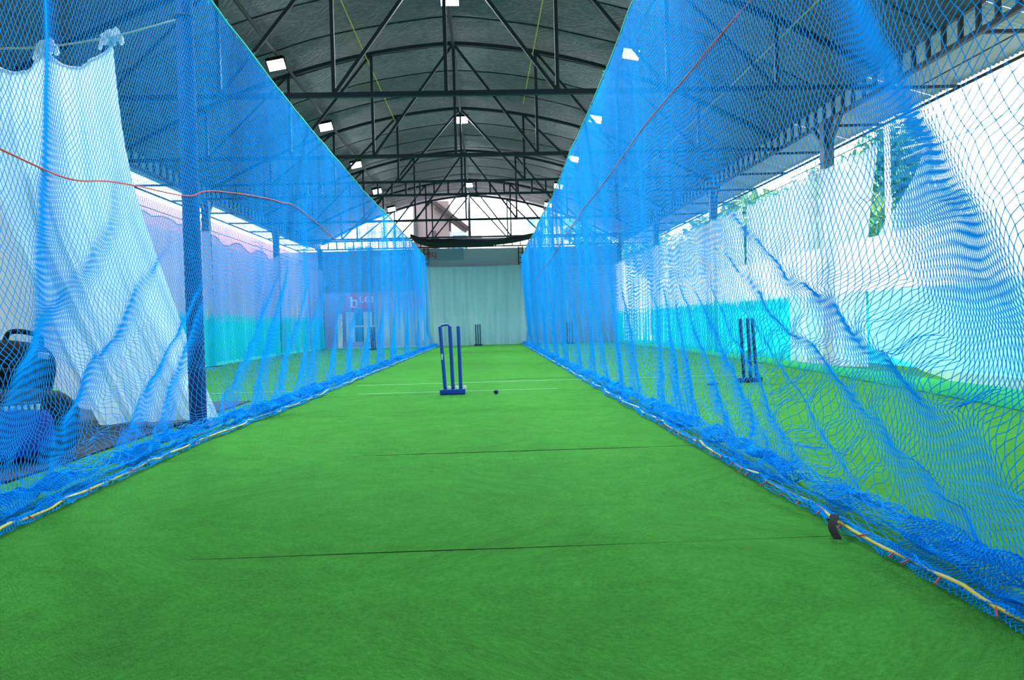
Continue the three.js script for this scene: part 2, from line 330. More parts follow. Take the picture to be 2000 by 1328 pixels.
function makeNet(side, o) {
  const t = thing('cricket_net', o.label, 'net'), G = gathered(o.pleats, o.from - 0.4, 27.2);
  const L = o.lay, T = o.top + L;
  const foot = (s) => o.foot(s) + side * (0.02 * noise.noise(s * 1.3, side, 0) - 0.03 * Math.abs(Math.sin(s * 3.6)) * clamp((s - 4) / 3));
  const surf = (sNet, tt) => {
    const h = Math.max(0, tt - L), f0 = clamp(tt / L), f = clamp(f0 + 0.22 * Math.sin(f0 * Math.PI * 8 + 2 * noise.noise(sNet * 0.6, side, 2)) * Math.sin(Math.PI * f0)), s = G.D(sNet, h), dx = G.bulge(s, h);
    const y0 = 0.012 + 0.085 * f0 * (0.5 + noise.noise(s * 4.1, tt * 6, 4)) + 0.03 * Math.sin(Math.PI * f0) * (1 + Math.sin(f0 * Math.PI * 4 + 1)) + 0.02 * Math.max(0, noise.noise(s * 9, tt * 20, 8));
    const D = s + 0.02 * noise.noise(s * 0.9, tt * 0.9, 1) + 0.003 * noise.noise(s * 4, tt * 4, 6);
    const xTop = o.topX(s), xLow = foot(s) + side * o.out, k = clamp(h / o.top), bow = side * 0.05 * Math.sin(Math.PI * k) * noise.noise(s * 0.5, 0.3, side);
    let x = h > 0 ? xLow + (xTop - xLow) * Math.pow(k, 0.6) + bow : foot(s) + (xLow - foot(s)) * f;
    const flat = clamp(h / 0.3);
    x += side * dx * (0.25 + 0.75 * flat) + flat * (0.014 * noise.noise(s * 1.3, tt * 1.1, 2) + 0.003 * noise.noise(s * 6, tt * 5, 5)) + (1 - flat) * 0.02 * noise.noise(s * 11, tt * 14, 3);
    const y = h > 0 ? y0 + h * (o.topY(s) - y0) / o.top - 0.02 * flat * (1 - k) * noise.noise(s * 1.7, tt * 2.2, 7) : y0;
    return V(x, y, -D);
  };
  const cut = 8, cut2 = 14, m = 0.033;
  const part = (a, b, m, r, k) => netGeometry(surf, G.s(a), G.s(b), T, m, r, k);
  const geo = joined([part(o.from, 2.6, m, o.r, true), part(2.6, 5, m, o.r, false), part(5, 9, 0.037, o.r * 1.15, false), part(9, 15, 0.047, o.r * 1.15, false), part(15, 26.6, 0.060, o.r * 1.5, false)]);
  mesh('netting', geo, M.net, t).userData.kind = 'stuff';
  const line = (tt, dy, n, s1 = 26.6, s0 = o.from) => { const p = []; for (let k = 0; k <= n; k++) { const q = surf(G.s(s0) + (G.s(s1) - G.s(s0)) * k / n, tt); q.y += dy; p.push(q); } return p; };
  mesh('head_rope', tube(line(T, 0, 90), 0.010, 220, 6), M.tealRope, t);
  const fr = []; for (let k = 0; k < 420; k++) { const q = surf(G.s(o.from + (26 - o.from) * Math.pow(k / 420, 1.5)), T); fr.push(bar(q, q.clone().add(V(rr(-0.02, 0.02), rr(-0.05, 0.03), rr(-0.02, 0.02))), 0.006)); }
  mesh('fringe', fr, M.tealRope, t).userData.kind = 'stuff';
  mesh('foot_rope', tube(line(0.08, 0.002, 130), 0.0055, 400, 6), M.yellow, t).userData.label = 'yellow rope along the foot of the net';
  const cord = []; for (let k = 0; k <= 70; k++) { const s = o.from + (o.cordEnd - o.from) * k / 70, q = surf(G.s(s), L + o.cordY(s)); q.x -= side * 0.012; cord.push(q); }
  mesh('cord', tube(smooth(cord, 6), 0.0042, 200, 6), M.red, t).userData.label = 'red cord threaded through the middle of the net';
  for (let k = 0; k < (side > 0 ? 24 : 8); k++) { const s = o.from + 0.35 + (side > 0 ? 0.16 : 0.45) * k + rr(-0.05, 0.05), q = surf(G.s(s), 0); q.y += 0.012; mesh('tie', bar(q.clone().add(V(side * rr(0, 0.02), 0.006, rr(-0.03, 0.02))), q.clone().add(V(-side * rr(0.0, 0.018), -0.004, rr(-0.02, 0.03))), 0.004), M.red, t); }
  return { t, surf, foot, s: G.s };
}
const pl = (d, lean, h, w, a, b = 0.03) => ({ d, lean, h, w: w * 0.6, a: a * 2.7, b });
const rightNet = makeNet(1, {
  label: 'long blue netting wall on the right of the practice lane', from: 1.25, top: 3.0, lay: 1.2, r: 0.0015,
  foot: (s) => 1.15 + 0.15 * clamp((s - 3) / 22), out: 0.20, topX: (s) => 1.18 + 0.12 * clamp((s - 5) / 20), topY: (s) => 3.10 - 0.22 * clamp((s - 6) / 7) - 0.05 * Math.abs(Math.sin(s * Math.PI / 5.3)) + 0.25 * clamp((s - 25) / 2),
  cordY: (s) => 2.05 - 0.45 * clamp((s - 8) / 14) ** 2 - 0.02 * Math.sin(s * 1.7), cordEnd: 19,
  pleats: [
    { d: 2.52, lean: 0.57, up: true, lo: 0.2, w: 0.22, a: 3.8, b: 0.05 },
    pl(1.7, 1.9, 1.3, 0.3, 0.9, 0.05), pl(2.15, 1.9, 1.1, 0.2, 0.9), pl(2.75, 1.5, 0.8, 0.12, 0.8), pl(3.35, 1.2, 0.9, 0.16, 0.88), pl(3.75, 1.1, 0.9, 0.20, 0.93), pl(4.3, 0.8, 0.9, 0.18, 0.92), pl(5.0, 0.2, 0.8, 0.22, 0.9), pl(5.4, 0.1, 0.9, 0.2, 0.93), pl(5.9, -0.1, 0.9, 0.2, 0.93),
    pl(6.9, 0.3, 1.0, 0.3, 0.93), pl(7.7, 0.0, 1.2, 0.3, 0.93), pl(8.6, 0.4, 1.0, 0.3, 0.93), pl(9.8, -0.2, 1.2, 0.35, 0.94), pl(11.2, 0.3, 1.2, 0.4, 0.94), pl(13, 0.2, 1.2, 0.5, 0.94), pl(15, 0.2, 1.2, 0.6, 0.94), pl(17.5, 0.2, 1.2, 0.7, 0.94), pl(20.5, 0.2, 1.2, 0.8, 0.94), pl(23.5, 0.2, 1.5, 0.8, 0.94),
    { d: 25.8, lean: 0, up: true, lo: 0, w: 0.6, a: 1.5, b: 0.1 },
  ],
});
const leftNet = makeNet(-1, {
  label: 'long blue netting wall on the left of the practice lane', from: 2.3, top: 2.9, lay: 1.6, r: 0.0015,
  foot: (s) => -1.74 - 0.06 * Math.sin((s - 3.2) * 0.8) * clamp((9 - s) / 3) + 0.24 * clamp((s - 8) / 18), out: 0.22, topX: (s) => -1.88 + 0.1 * clamp((s - 10) / 15), topY: (s) => 3.09 - 0.14 * clamp((s - 5.6) / 5) - 0.04 * Math.abs(Math.sin(s * Math.PI / 5.3)),
  cordY: (s) => 1.36 + 0.5 * clamp((s - 3.5) / 4.5) + 0.05 * Math.sin(s), cordEnd: 10.5,
  pleats: [
    { d: 3.62, lean: 0.02, up: true, lo: 0.4, w: 0.14, a: 2.6, b: 0.04 },
    pl(3.0, 1.0, 1.5, 0.30, 0.9), pl(3.5, 1.25, 1.3, 0.24, 0.94), pl(4.35, 1.35, 1.1, 0.2, 0.94), pl(4.9, 0.9, 1.0, 0.22, 0.92), pl(6.05, 1.25, 1.3, 0.26, 0.94), pl(6.75, 0.9, 1.4, 0.28, 0.94), pl(7.3, 1.3, 1.3, 0.26, 0.93), pl(8.1, 1.2, 1.2, 0.26, 0.94), pl(8.8, 0.7, 1.3, 0.3, 0.94), pl(9.8, 0.9, 1.3, 0.3, 0.94),
    pl(11, 0.8, 1.2, 0.4, 0.94), pl(12.4, 0.8, 1.2, 0.4, 0.94), pl(14, 0.6, 1.2, 0.5, 0.94), pl(16, 0.6, 1.2, 0.6, 0.94), pl(18.5, 0.5, 1.2, 0.7, 0.94), pl(21.5, 0.4, 1.2, 0.8, 0.94),
    { d: 25.6, lean: 0, up: true, lo: 0, w: 0.7, a: 1.5, b: 0.1 },
  ],
});
{ // black strap lying over the foot of the right net
  const p = rightNet.surf(rightNet.s(2.5), 0.02);
  const t = thing('strap', 'black looped strap on the yellow foot rope of the right net', 'strap', [p.x, 0.0, p.z]);
  const lp = [V(-0.05, 0.012, 0.10), V(-0.045, 0.035, 0.05), V(-0.01, 0.05, -0.01), V(0.02, 0.045, -0.07), V(0.03, 0.012, -0.12)], lc = new THREE.CatmullRomCurve3(lp);
  mesh('loop', [0, 1].map((k) => grid(24, 1, (u, v) => { const p = lc.getPoint(u); return V(p.x + 0.022 * (v - 0.5), p.y + 0.003 * k, p.z + 0.012 * (v - 0.5)); })), M.black, t);
}

// ---------------------------------------------------------------- cloths and curtains
function curtain(o) {                                         // a hanging cloth: top line a..b (x, z), free bottom edge
  const t = thing('curtain', o.label, 'curtain');
  const a = V(o.a[0], 0, o.a[1]), b = V(o.b[0], 0, o.b[1]), len = a.distanceTo(b), dir = b.clone().sub(a).normalize(), nrm = V(-dir.z, 0, dir.x), ph = o.seed ?? 1;
  const n = Math.round(len / (o.step ?? 0.045));
  const f = (u, v) => {
    const s = u * len, y1 = o.topY(u), y0 = o.botY(u), k = 0.35 + 0.65 * v, sh = o.shift ? o.shift(u, v) : 0;
    const fold = o.depth * (0.6 * Math.sin(s * o.freq + 1.6 * noise.noise(s * 0.8, v * 0.7, ph)) + 0.5 * Math.sin(s * o.freq * 2.13 + 3 * noise.noise(s * 0.5, v * 0.4, ph + 4)) + 0.6 * noise.noise(s * 1.5, v * 1.3, ph + 9)) * k;
    const p = a.clone().addScaledVector(dir, s + sh).addScaledVector(nrm, fold + (o.belly ?? 0) * Math.sin(Math.PI * v)); p.y = y1 + (y0 - y1) * v; return p;
  };
  mesh('cloth', grid(n, 28, f, (u, v, q) => [u * len / 3, q.y / 3]), o.mat, t);
  const top = []; for (let k = 0; k <= 60; k++) { const p = f(k / 60, 0); p.y += 0.004; top.push(p); }
  mesh('hem', tube(top, 0.012, 120, 6), o.hem ?? o.mat, t);
  if (o.wire) { const q = (u) => { const p = a.clone().addScaledVector(dir, u * len); p.y = o.wire; return p; }; mesh('wire', tube([q(0), q(0.5), q(1)], 0.007, 10, 5), M.steel, t); }
  return t;
}
const CW = cloth(0.84, 0.90, 0.91, 0.5, 0.7), CWB = cloth(0.72, 0.92, 0.93, 0.5, 0.55), CL = cloth(0.60, 0.66, 0.88, 0.35, 0.6), CLW = cloth(0.74, 0.74, 0.86, 0.35, 0.6), CT = cloth(0.48, 0.78, 0.88, 0.18, 0.88), CS = cloth(0.60, 0.72, 0.86, 0.5, 0.6);
const wallTinted = (r, g, b, pass, opacity, s) => {                 // cyan wall showing through is painted into the lower cloth, edged in ragged streaks
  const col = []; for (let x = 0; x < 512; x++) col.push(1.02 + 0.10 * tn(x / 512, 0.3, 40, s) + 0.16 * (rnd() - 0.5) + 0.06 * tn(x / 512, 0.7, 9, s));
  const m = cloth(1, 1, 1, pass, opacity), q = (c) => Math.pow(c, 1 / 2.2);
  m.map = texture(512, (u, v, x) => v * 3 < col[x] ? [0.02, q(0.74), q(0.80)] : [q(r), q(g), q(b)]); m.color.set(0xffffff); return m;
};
const CWTint = wallTinted(0.84, 0.90, 0.91, 0.5, 0.72, 3), CLTint = wallTinted(0.40, 0.46, 0.76, 0.4, 0.72, 8), CLWTint = wallTinted(0.56, 0.57, 0.74, 0.4, 0.7, 13);
const RX = 4.62, LX = -5.32;
curtain({ label: 'white curtain on the right wall, near edge at the gap with tree and pole', a: [RX, -8.9], b: [RX, -11.45], topY: (u) => 2.70 - 0.06 * Math.sin(u * Math.PI * 3) ** 2, botY: (u) => 0.03 + 0.05 * clamp(1 - u * 2), shift: (u, v) => 0.42 * clamp(1 - u) * Math.sin(v * Math.PI / 2 * 1.2), depth: 0.07, freq: 9, mat: CW, seed: 2, wire: 2.76 });
curtain({ label: 'white curtain with wall-cyan tinted foot on the right wall, behind the navy stumps', a: [RX + 0.09, -11.5], b: [RX + 0.09, -13.6], topY: (u) => 2.70 - 0.06 * Math.sin(u * Math.PI * 4) ** 2, botY: () => 0.03, depth: 0.06, freq: 11, mat: CWTint, seed: 14, wire: 2.74 });
curtain({ label: 'white, wall-cyan tinted curtain on the right wall with narrow pleats, third from the gap', a: [RX, -13.65], b: [RX, -18.0], topY: (u) => 2.68 - 0.05 * Math.sin(u * Math.PI * 7) ** 2, botY: () => 0.03, depth: 0.06, freq: 17, mat: CWTint, seed: 5, wire: 2.74 });
curtain({ label: 'white, wall-cyan tinted curtain on the right wall with dense pleats, fourth from the gap', a: [RX, -18.05], b: [RX, -22.4], topY: (u) => 2.68 - 0.05 * Math.sin(u * Math.PI * 7) ** 2, botY: () => 0.03, depth: 0.06, freq: 16, mat: CWTint, seed: 8, wire: 2.74 });
curtain({ label: 'farthest white, wall-cyan tinted curtain on the right wall, meeting the back corner', a: [RX, -22.45], b: [RX, -26.6], topY: (u) => 2.68 - 0.05 * Math.sin(u * Math.PI * 7) ** 2, botY: () => 0.03, depth: 0.06, freq: 15, mat: CWTint, seed: 11, wire: 2.74 });
curtain({ label: 'white curtain nearest the camera at right, hem lifted off the turf', a: [RX, -3.2], b: [RX, -8.0], topY: (u) => 3.05 - 0.36 * u + 0.03 * Math.sin(u * 25), botY: (u) => 0.02 + 0.32 * clamp((u - 0.72) / 0.28) ** 1.3, shift: (u, v) => 1.2 * clamp((u - 0.25) / 0.75) * THREE.MathUtils.smoothstep(v, 0.1, 0.6), depth: 0.05, freq: 5, mat: CWB, seed: 3, wire: 3.08 });
curtain({ label: 'pale mesh-like curtain on the left wall behind the blue post', a: [LX, -10.2], b: [LX, -15.6], topY: (u) => 2.66 - 0.05 * Math.sin(u * Math.PI * 5) ** 2, botY: () => 0.03, depth: 0.06, freq: 6, mat: CLWTint, seed: 21, wire: 2.72 });
curtain({ label: 'lavender blue curtain on the left wall, widest of that side with a slack top', a: [LX, -15.7], b: [LX, -20.8], topY: (u) => 2.62 - 0.14 * Math.sin(u * Math.PI * 3) ** 2, botY: () => 0.03, depth: 0.07, freq: 4, mat: CLTint, seed: 24, wire: 2.7 });
curtain({ label: 'lavender curtain on the left wall with a white gathered edge, nearer the back corner', a: [LX, -20.9], b: [LX, -24.2], topY: (u) => 2.62 - 0.1 * Math.sin(u * Math.PI * 3) ** 2, botY: () => 0.03, depth: 0.09, freq: 6, mat: CLWTint, seed: 27, wire: 2.7 });
curtain({ label: 'farthest curtain on the left wall, beside the back corner and red sign', a: [LX, -24.3], b: [LX, -26.5], topY: () => 2.62, botY: () => 0.03, depth: 0.06, freq: 8, mat: CLTint, seed: 30, wire: 2.7 });
curtain({ label: 'teal grey pleated curtain closing the far end of the middle lane', a: [-2.02, -26.75], b: [1.56, -26.75], topY: (u) => 2.70 - 0.03 * Math.sin(u * Math.PI), botY: () => 0.0, depth: 0.065, freq: 15, mat: CT, seed: 41 });
curtain({ label: 'pale blue curtain across the back of the right lane', a: [1.5, -26.8], b: [4.75, -26.8], topY: () => 2.62, botY: () => 0.02, depth: 0.045, freq: 9, mat: CLW, seed: 44 });
curtain({ label: 'sheer blue curtain at the back of the left lane, hiding half of the red sign', a: [-3.7, -26.7], b: [-2.06, -26.7], topY: () => 3.1, botY: () => 0.02, depth: 0.04, freq: 10, mat: CS, seed: 47 });

{ // white sheet tied to a rope between the blue post and the left side
  const t = thing('hanging_sheet', 'large white sheet knotted to a rope beside the blue post', 'sheet');
  const ties = [[-3.58, 2.80], [-3.13, 2.80], [-2.66, 2.87]], Z = -6.1;
  const f = (u, v) => {
    const k = u * 2, i = Math.min(1, Math.floor(k)), w = k - i, xt = ties[i][0] + (ties[i + 1][0] - ties[i][0]) * w, yt = ties[i][1] + (ties[i + 1][1] - ties[i][1]) * w - 0.16 * Math.pow(4 * w * (1 - w), 0.75);
    const xl = -3.72 + 0.88 * Math.pow(v, 1.5), xr = -2.64 + 0.24 * v + 0.42 * v * v, xb = xl + (xr - xl) * u, x = xt * Math.pow(1 - v, 2.5) + xb * (1 - Math.pow(1 - v, 2.5)) + (ties[2][0] - xr) * 0;
    const y = yt + (0.02 + 0.05 * Math.sin(u * 3) - 0 - yt) * v;
    const gather = Math.min(Math.abs(x - ties[1][0]), Math.abs(x - ties[2][0])), fold = 0.014 * Math.sin(u * 90 + 6 * noise.noise(u * 3, v, 11)) + 0.06 * Math.sin(u * 17 + 2 * noise.noise(u * 3, v, 1)) + 0.05 * Math.sin(u * 31 + 5 * noise.noise(u * 2, v, 3)) + 0.09 * noise.noise(u * 4, v * 2.4, 6);
    return V(x * 1.05, Math.max(0.025, 0.72 + (y - 0.72) * 1.05), Z - 0.06 + fold * (0.25 + 0.75 * Math.min(1, v * 2 + gather)));
  };
  mesh('cloth', grid(150, 90, f), cloth(0.72, 0.88, 0.96, 0.3), t);
  const hem = []; for (let k = 0; k <= 80; k++) hem.push(f(k / 80, 0)); mesh('hem', tube(hem, 0.012, 160, 6), cloth(0.84, 0.88, 0.9, 0.3), t);
  ties.map(([x, y]) => [x * 1.05, 0.72 + (y - 0.72) * 1.05]).forEach(([x, y]) => {
    const parts = []; for (let k = 0; k < 9; k++) { const an = k * 0.7, q = V(x + 0.07 * Math.cos(an), y + 0.03 + 0.05 * Math.sin(an * 1.7), Z - 0.05 + 0.03 * Math.sin(an)); parts.push(tube([V(x, y - 0.06, Z - 0.05), V((x + q.x) / 2, y + 0.03, Z - 0.03), q, V(q.x * 1.0 + 0.02 * Math.cos(an), q.y - 0.06, q.z)], 0.014, 10, 5)); }
    const ball = new THREE.IcosahedronGeometry(0.06, 4), bp = ball.attributes.position;
    for (let i = 0; i < bp.count; i++) { const q = V(bp.getX(i), bp.getY(i), bp.getZ(i)), r = 1 + 0.9 * noise.noise(q.x * 30, q.y * 22, q.z * 30 + x); bp.setXYZ(i, x + q.x * r, y + 0.01 + q.y * 0.9 * r, Z - 0.04 + q.z * r * 0.7); }
    ball.computeVertexNormals(); parts.push(ball);
    mesh('knot', parts, cloth(0.84, 0.88, 0.9, 0.3), t);
  });
  tag(mesh('rope', tube([V(-2.22, 3.06, -5.99), V(-2.79, 3.0, -6.16), V(-3.29, 2.93, -6.16), V(-3.76, 2.92, -6.16), V(-5.4, 2.90, -6.2)], 0.009, 40, 6), std({ color: rgb(0.5, 0.48, 0.2), roughness: 0.9 })), 'thin rope from the blue post holding up the white sheet', 'rope');
  const t2 = thing('hanging_sheet', 'greyish white sheet hanging behind the knotted one, above the black bags', 'sheet');
  mesh('cloth', grid(60, 40, (u, v) => V(-5.3 + 2.2 * u + 0.1 * v, 2.66 - 0.12 * Math.sin(u * 9) ** 2 + (0.42 - 0.3 * u - 2.6) * v, -6.65 + 0.09 * Math.sin(u * 15 + noise.noise(u * 3, v * 2, 2) * 2))), cloth(0.72, 0.76, 0.82, 0.25), t2);
}

// ---------------------------------------------------------------- blue post
{
  const t = thing('net_post', 'tall dark blue round steel post at the left net', 'post', [-2.16, 0, -5.95]);
  const lathe = [[0.062, 0], [0.062, 4.80], [0.058, 4.815], [0, 4.82]].map(([r, y]) => new THREE.Vector2(r, y));
  mesh('pipe', new THREE.LatheGeometry(lathe, 24), M.post, t);
  mesh('base_plate', new RoundedBoxGeometry(0.24, 0.02, 0.24, 2, 0.005).translate(0, 0.01, 0), M.post, t);
  mesh('clamp', new THREE.TorusGeometry(0.066, 0.012, 8, 24).rotateX(Math.PI / 2).translate(0, 3.06, 0), M.steel, t);
}

// ---------------------------------------------------------------- stumps
function stumps(pos, turn, label, o = {}) {
  const t = thing('cricket_stumps', label, 'stumps', pos); t.rotation.y = turn;
  const mat = o.mat ?? M.stump, xs = o.xs ?? [-0.085, 0, 0.085], tops = o.tops ?? xs;
  mesh('base', new RoundedBoxGeometry(0.265, 0.055, 0.07, 3, 0.012).translate(0, 0.0275, 0), mat, t);
  xs.forEach((x, k) => {
    const d = V(tops[k] - x, 0.655, 0), prof = [[0, 0], [0.017, 0], [0.019, 0.03], [0.019, 0.64], [0.015, 0.652], [0, 0.657]].map(([r, y]) => new THREE.Vector2(r, y));
    const s = new THREE.LatheGeometry(prof, 18); s.applyQuaternion(new THREE.Quaternion().setFromUnitVectors(V(0, 1, 0), d.normalize())); s.translate(x, 0.053, 0);
    const st = mesh('stump', s, mat, t);
    if (o.sticker && k === 0) mesh('sticker', new THREE.CylinderGeometry(0.0196, 0.0196, 0.06, 12, 1, true, -0.5, 1).translate(x - 0.022, 0.39, 0), M.white, st);
    if (o.springs) {
      const sp = []; for (let i = 0; i <= 40; i++) { const a = i / 40 * 6 * Math.PI * 2; sp.push(V(x + 0.042 + 0.015 * Math.cos(a), 0.056 + 0.028 * i / 40, 0.012 + 0.015 * Math.sin(a))); }
      mesh('spring', tube(sp, 0.0045, 120, 5), M.white, t);
    }
  });
  if (o.bail) mesh('bail', tube([V(tops[0] - 0.002, 0.68, 0), V(tops[0] + 0.012, 0.706, 0), V((tops[0] + tops[1]) / 2, 0.716, 0), V(tops[1] - 0.008, 0.710, 0), V(tops[1] + 0.002, 0.68, 0)], 0.011, 24, 8), mat, t);
}
stumps([-0.33, 0.002, -8.05], 0, 'bright blue stumps with a looped bail on the middle lane, nearest set', { xs: [-0.075, 0.005, 0.085], tops: [-0.112, -0.012, 0.076], bail: true, springs: true, sticker: true });
stumps([-0.17, 0.002, -25.7], 0, 'dark stumps in front of the teal grey curtain at the far end', { mat: M.navy, xs: [-0.07, 0, 0.07] });
stumps([2.93, 0.002, -8.5], 0.05, 'dark navy stumps standing in the right lane behind the net, nearest there', { mat: M.navy, xs: [-0.07, 0.005, 0.075], tops: [-0.1, -0.018, 0.035] });
stumps([2.78, 0.002, -25.0], 0, 'thin dark stumps at the far end of the right lane', { mat: M.navy });
stumps([-3.4, 0.002, -24.2], 0, 'leaning dark stumps with bail at the far end of the left lane', { mat: M.navy, xs: [-0.03, 0.02, 0.07], tops: [-0.09, -0.04, 0.06], bail: true });

// ball and small dark thing, crease lines
tag(mesh('ball', mergeGeometries([new THREE.SphereGeometry(0.024, 20, 14), new THREE.TorusGeometry(0.024, 0.002, 6, 28).rotateX(1.2)].map((g) => g.toNonIndexed())).translate(0.115, 0.025, -7.95), M.navy), 'small dark blue ball on the turf beside the bright blue stumps', 'ball');
{ const t = thing('bail_pair', 'small dark bail lying on the turf of the right lane near the navy stumps', 'bail', [2.42, 0, -8.2]); mesh('body', new THREE.LatheGeometry([[0, -0.06], [0.008, -0.06], [0.01, -0.03], [0.014, -0.02], [0.014, 0.02], [0.01, 0.03], [0.008, 0.06], [0, 0.06]].map(([r, y]) => new THREE.Vector2(r, y)), 12).rotateZ(Math.PI / 2).translate(0, 0.017, 0), M.black, t); }
[[-1.35, 0.78, -8.34, 0.012, 'thin white crease line under the bright blue stumps'], [-1.55, 3.6, -9.55, 0.014, 'long thin white crease line behind the bright blue stumps, running into the right lane'], [-4.6, -1.9, -9.0, 0.014, 'thin white crease line on the left lane']].forEach(([x0, x1, z, w, label]) => tag(mesh('crease_line', grid(40, 1, (u, v) => V(x0 + (x1 - x0) * u, 0.0075, z + w * (0.5 - v) + 0.006 * noise.noise(u * 9, z, 0))), M.line), label, 'line'));

// ---------------------------------------------------------------- bags and dark floor sheet at the left
tag(mesh('dark_floor_sheet', new RoundedBoxGeometry(2.3, 0.012, 4.0, 2, 0.005).translate(-3.5, 0.008, -5.9), M.mat), 'thin dark sheet on the turf under the bags at left', 'mat');  // thin dark slab lying on the turf below the bags
function softBox(w, h, d, e, s) {                             // a stuffed bag: superellipsoid with dents
  const g = new THREE.SphereGeometry(1, 48, 32), p = g.attributes.position;
  for (let i = 0; i < p.count; i++) {
    const q = V(p.getX(i), p.getY(i), p.getZ(i)), k = Math.pow(Math.abs(q.x) ** e + Math.abs(q.y) ** e + Math.abs(q.z) ** e, -1 / e), n = 1 + 0.05 * noise.noise(q.x * 2.5 + s, q.y * 2.5, q.z * 2.5);
    p.setXYZ(i, q.x * k * w / 2 * n, q.y * k * h / 2 * n + h / 2, q.z * k * d / 2 * n);
  }
  g.computeVertexNormals(); return g;
}
function printed(draw, w, h) { const c = document.createElement('canvas'); c.width = w; c.height = h; draw(c.getContext('2d'), w, h); const t = new THREE.CanvasTexture(c); t.colorSpace = THREE.SRGBColorSpace; return t; }
{
  const t = thing('kit_bag', 'tall black cricket kit bag leaning behind the left net, topmost of the pile', 'bag', [-3.02, 0.015, -4.95]); t.rotation.set(0, 0.5, -0.22);
  mesh('body', softBox(0.42, 0.68, 0.34, 4, 1), M.black, t);
  mesh('top_handle', tube([V(-0.1, 0.66, 0), V(-0.08, 0.73, 0), V(0.08, 0.73, 0), V(0.1, 0.66, 0)], 0.016, 20, 8), M.black, t);
  mesh('buckle', new RoundedBoxGeometry(0.06, 0.04, 0.02, 2, 0.006).translate(0.12, 0.62, 0.14), M.greyPanel, t);
  mesh('zipper', tube([V(-0.17, 0.1, 0.165), V(-0.17, 0.35, 0.172), V(-0.15, 0.58, 0.165)], 0.006, 20, 5), M.greyPanel, t);
  const t2 = thing('kit_bag', 'black and blue kit bag with a pale printed patch lying behind the left net', 'bag', [-2.72, 0.015, -4.45]); t2.rotation.y = 0.75;
  mesh('body', softBox(0.78, 0.40, 0.40, 4, 5), M.black, t2);
  mesh('side_panel', softBox(0.56, 0.27, 0.10, 4, 7).translate(-0.04, 0.04, 0.165), M.bagBlue, t2);
  mesh('patch', new RoundedBoxGeometry(0.20, 0.06, 0.012, 2, 0.005).translate(0.08, 0.31, 0.196), std({ map: printed((c, w, h) => { c.fillStyle = '#101418'; c.fillRect(0, 0, w, h); c.fillStyle = '#dfe6e6'; for (let k = 0; k < 6; k++) c.fillRect(6 + k * 20, 8, 12, h - 16); }, 128, 40), roughness: 0.7 }), t2);
  mesh('strap', tube([V(-0.3, 0.3, 0.1), V(-0.2, 0.47, 0.1), V(0.1, 0.5, 0.08), V(0.28, 0.32, 0.1)], 0.018, 24, 6), M.black, t2);
}

// ---------------------------------------------------------------- turf edge rolled against the right curtains
{
  const path = [V(3.75, 0, -3.6), V(3.95, 0, -5.2), V(4.15, 0, -7.5), V(4.33, 0, -9.7), V(4.42, 0, -13), V(4.45, 0, -18), V(4.48, 0, -25.5)], c = new THREE.CatmullRomCurve3(path);
  const g = grid(140, 14, (u, v) => { const p = c.getPoint(u), a = Math.PI * (1 - v), r = 0.13 * (1 - 0.45 * clamp((u - 0.2) * 2)) * (1 + 0.15 * noise.noise(u * 12, 0, 3)); return V(p.x + r * 1.15 * Math.cos(a) , Math.max(0.004, r * 0.95 * Math.sin(a)) + 0.004 * noise.noise(u * 60, v * 4, 1), p.z); }, (u, v) => [u * 24, v * 0.45]);
  tag(mesh('turf_roll', g, phys({ color: rgb(0.05, 0.5, 0.16), specularIntensity: 0.1, bumpMap: turfBump, bumpScale: 0.006, roughness: 1 })), 'rolled-up green turf edge lying along the foot of the right curtains', 'turf roll');
}

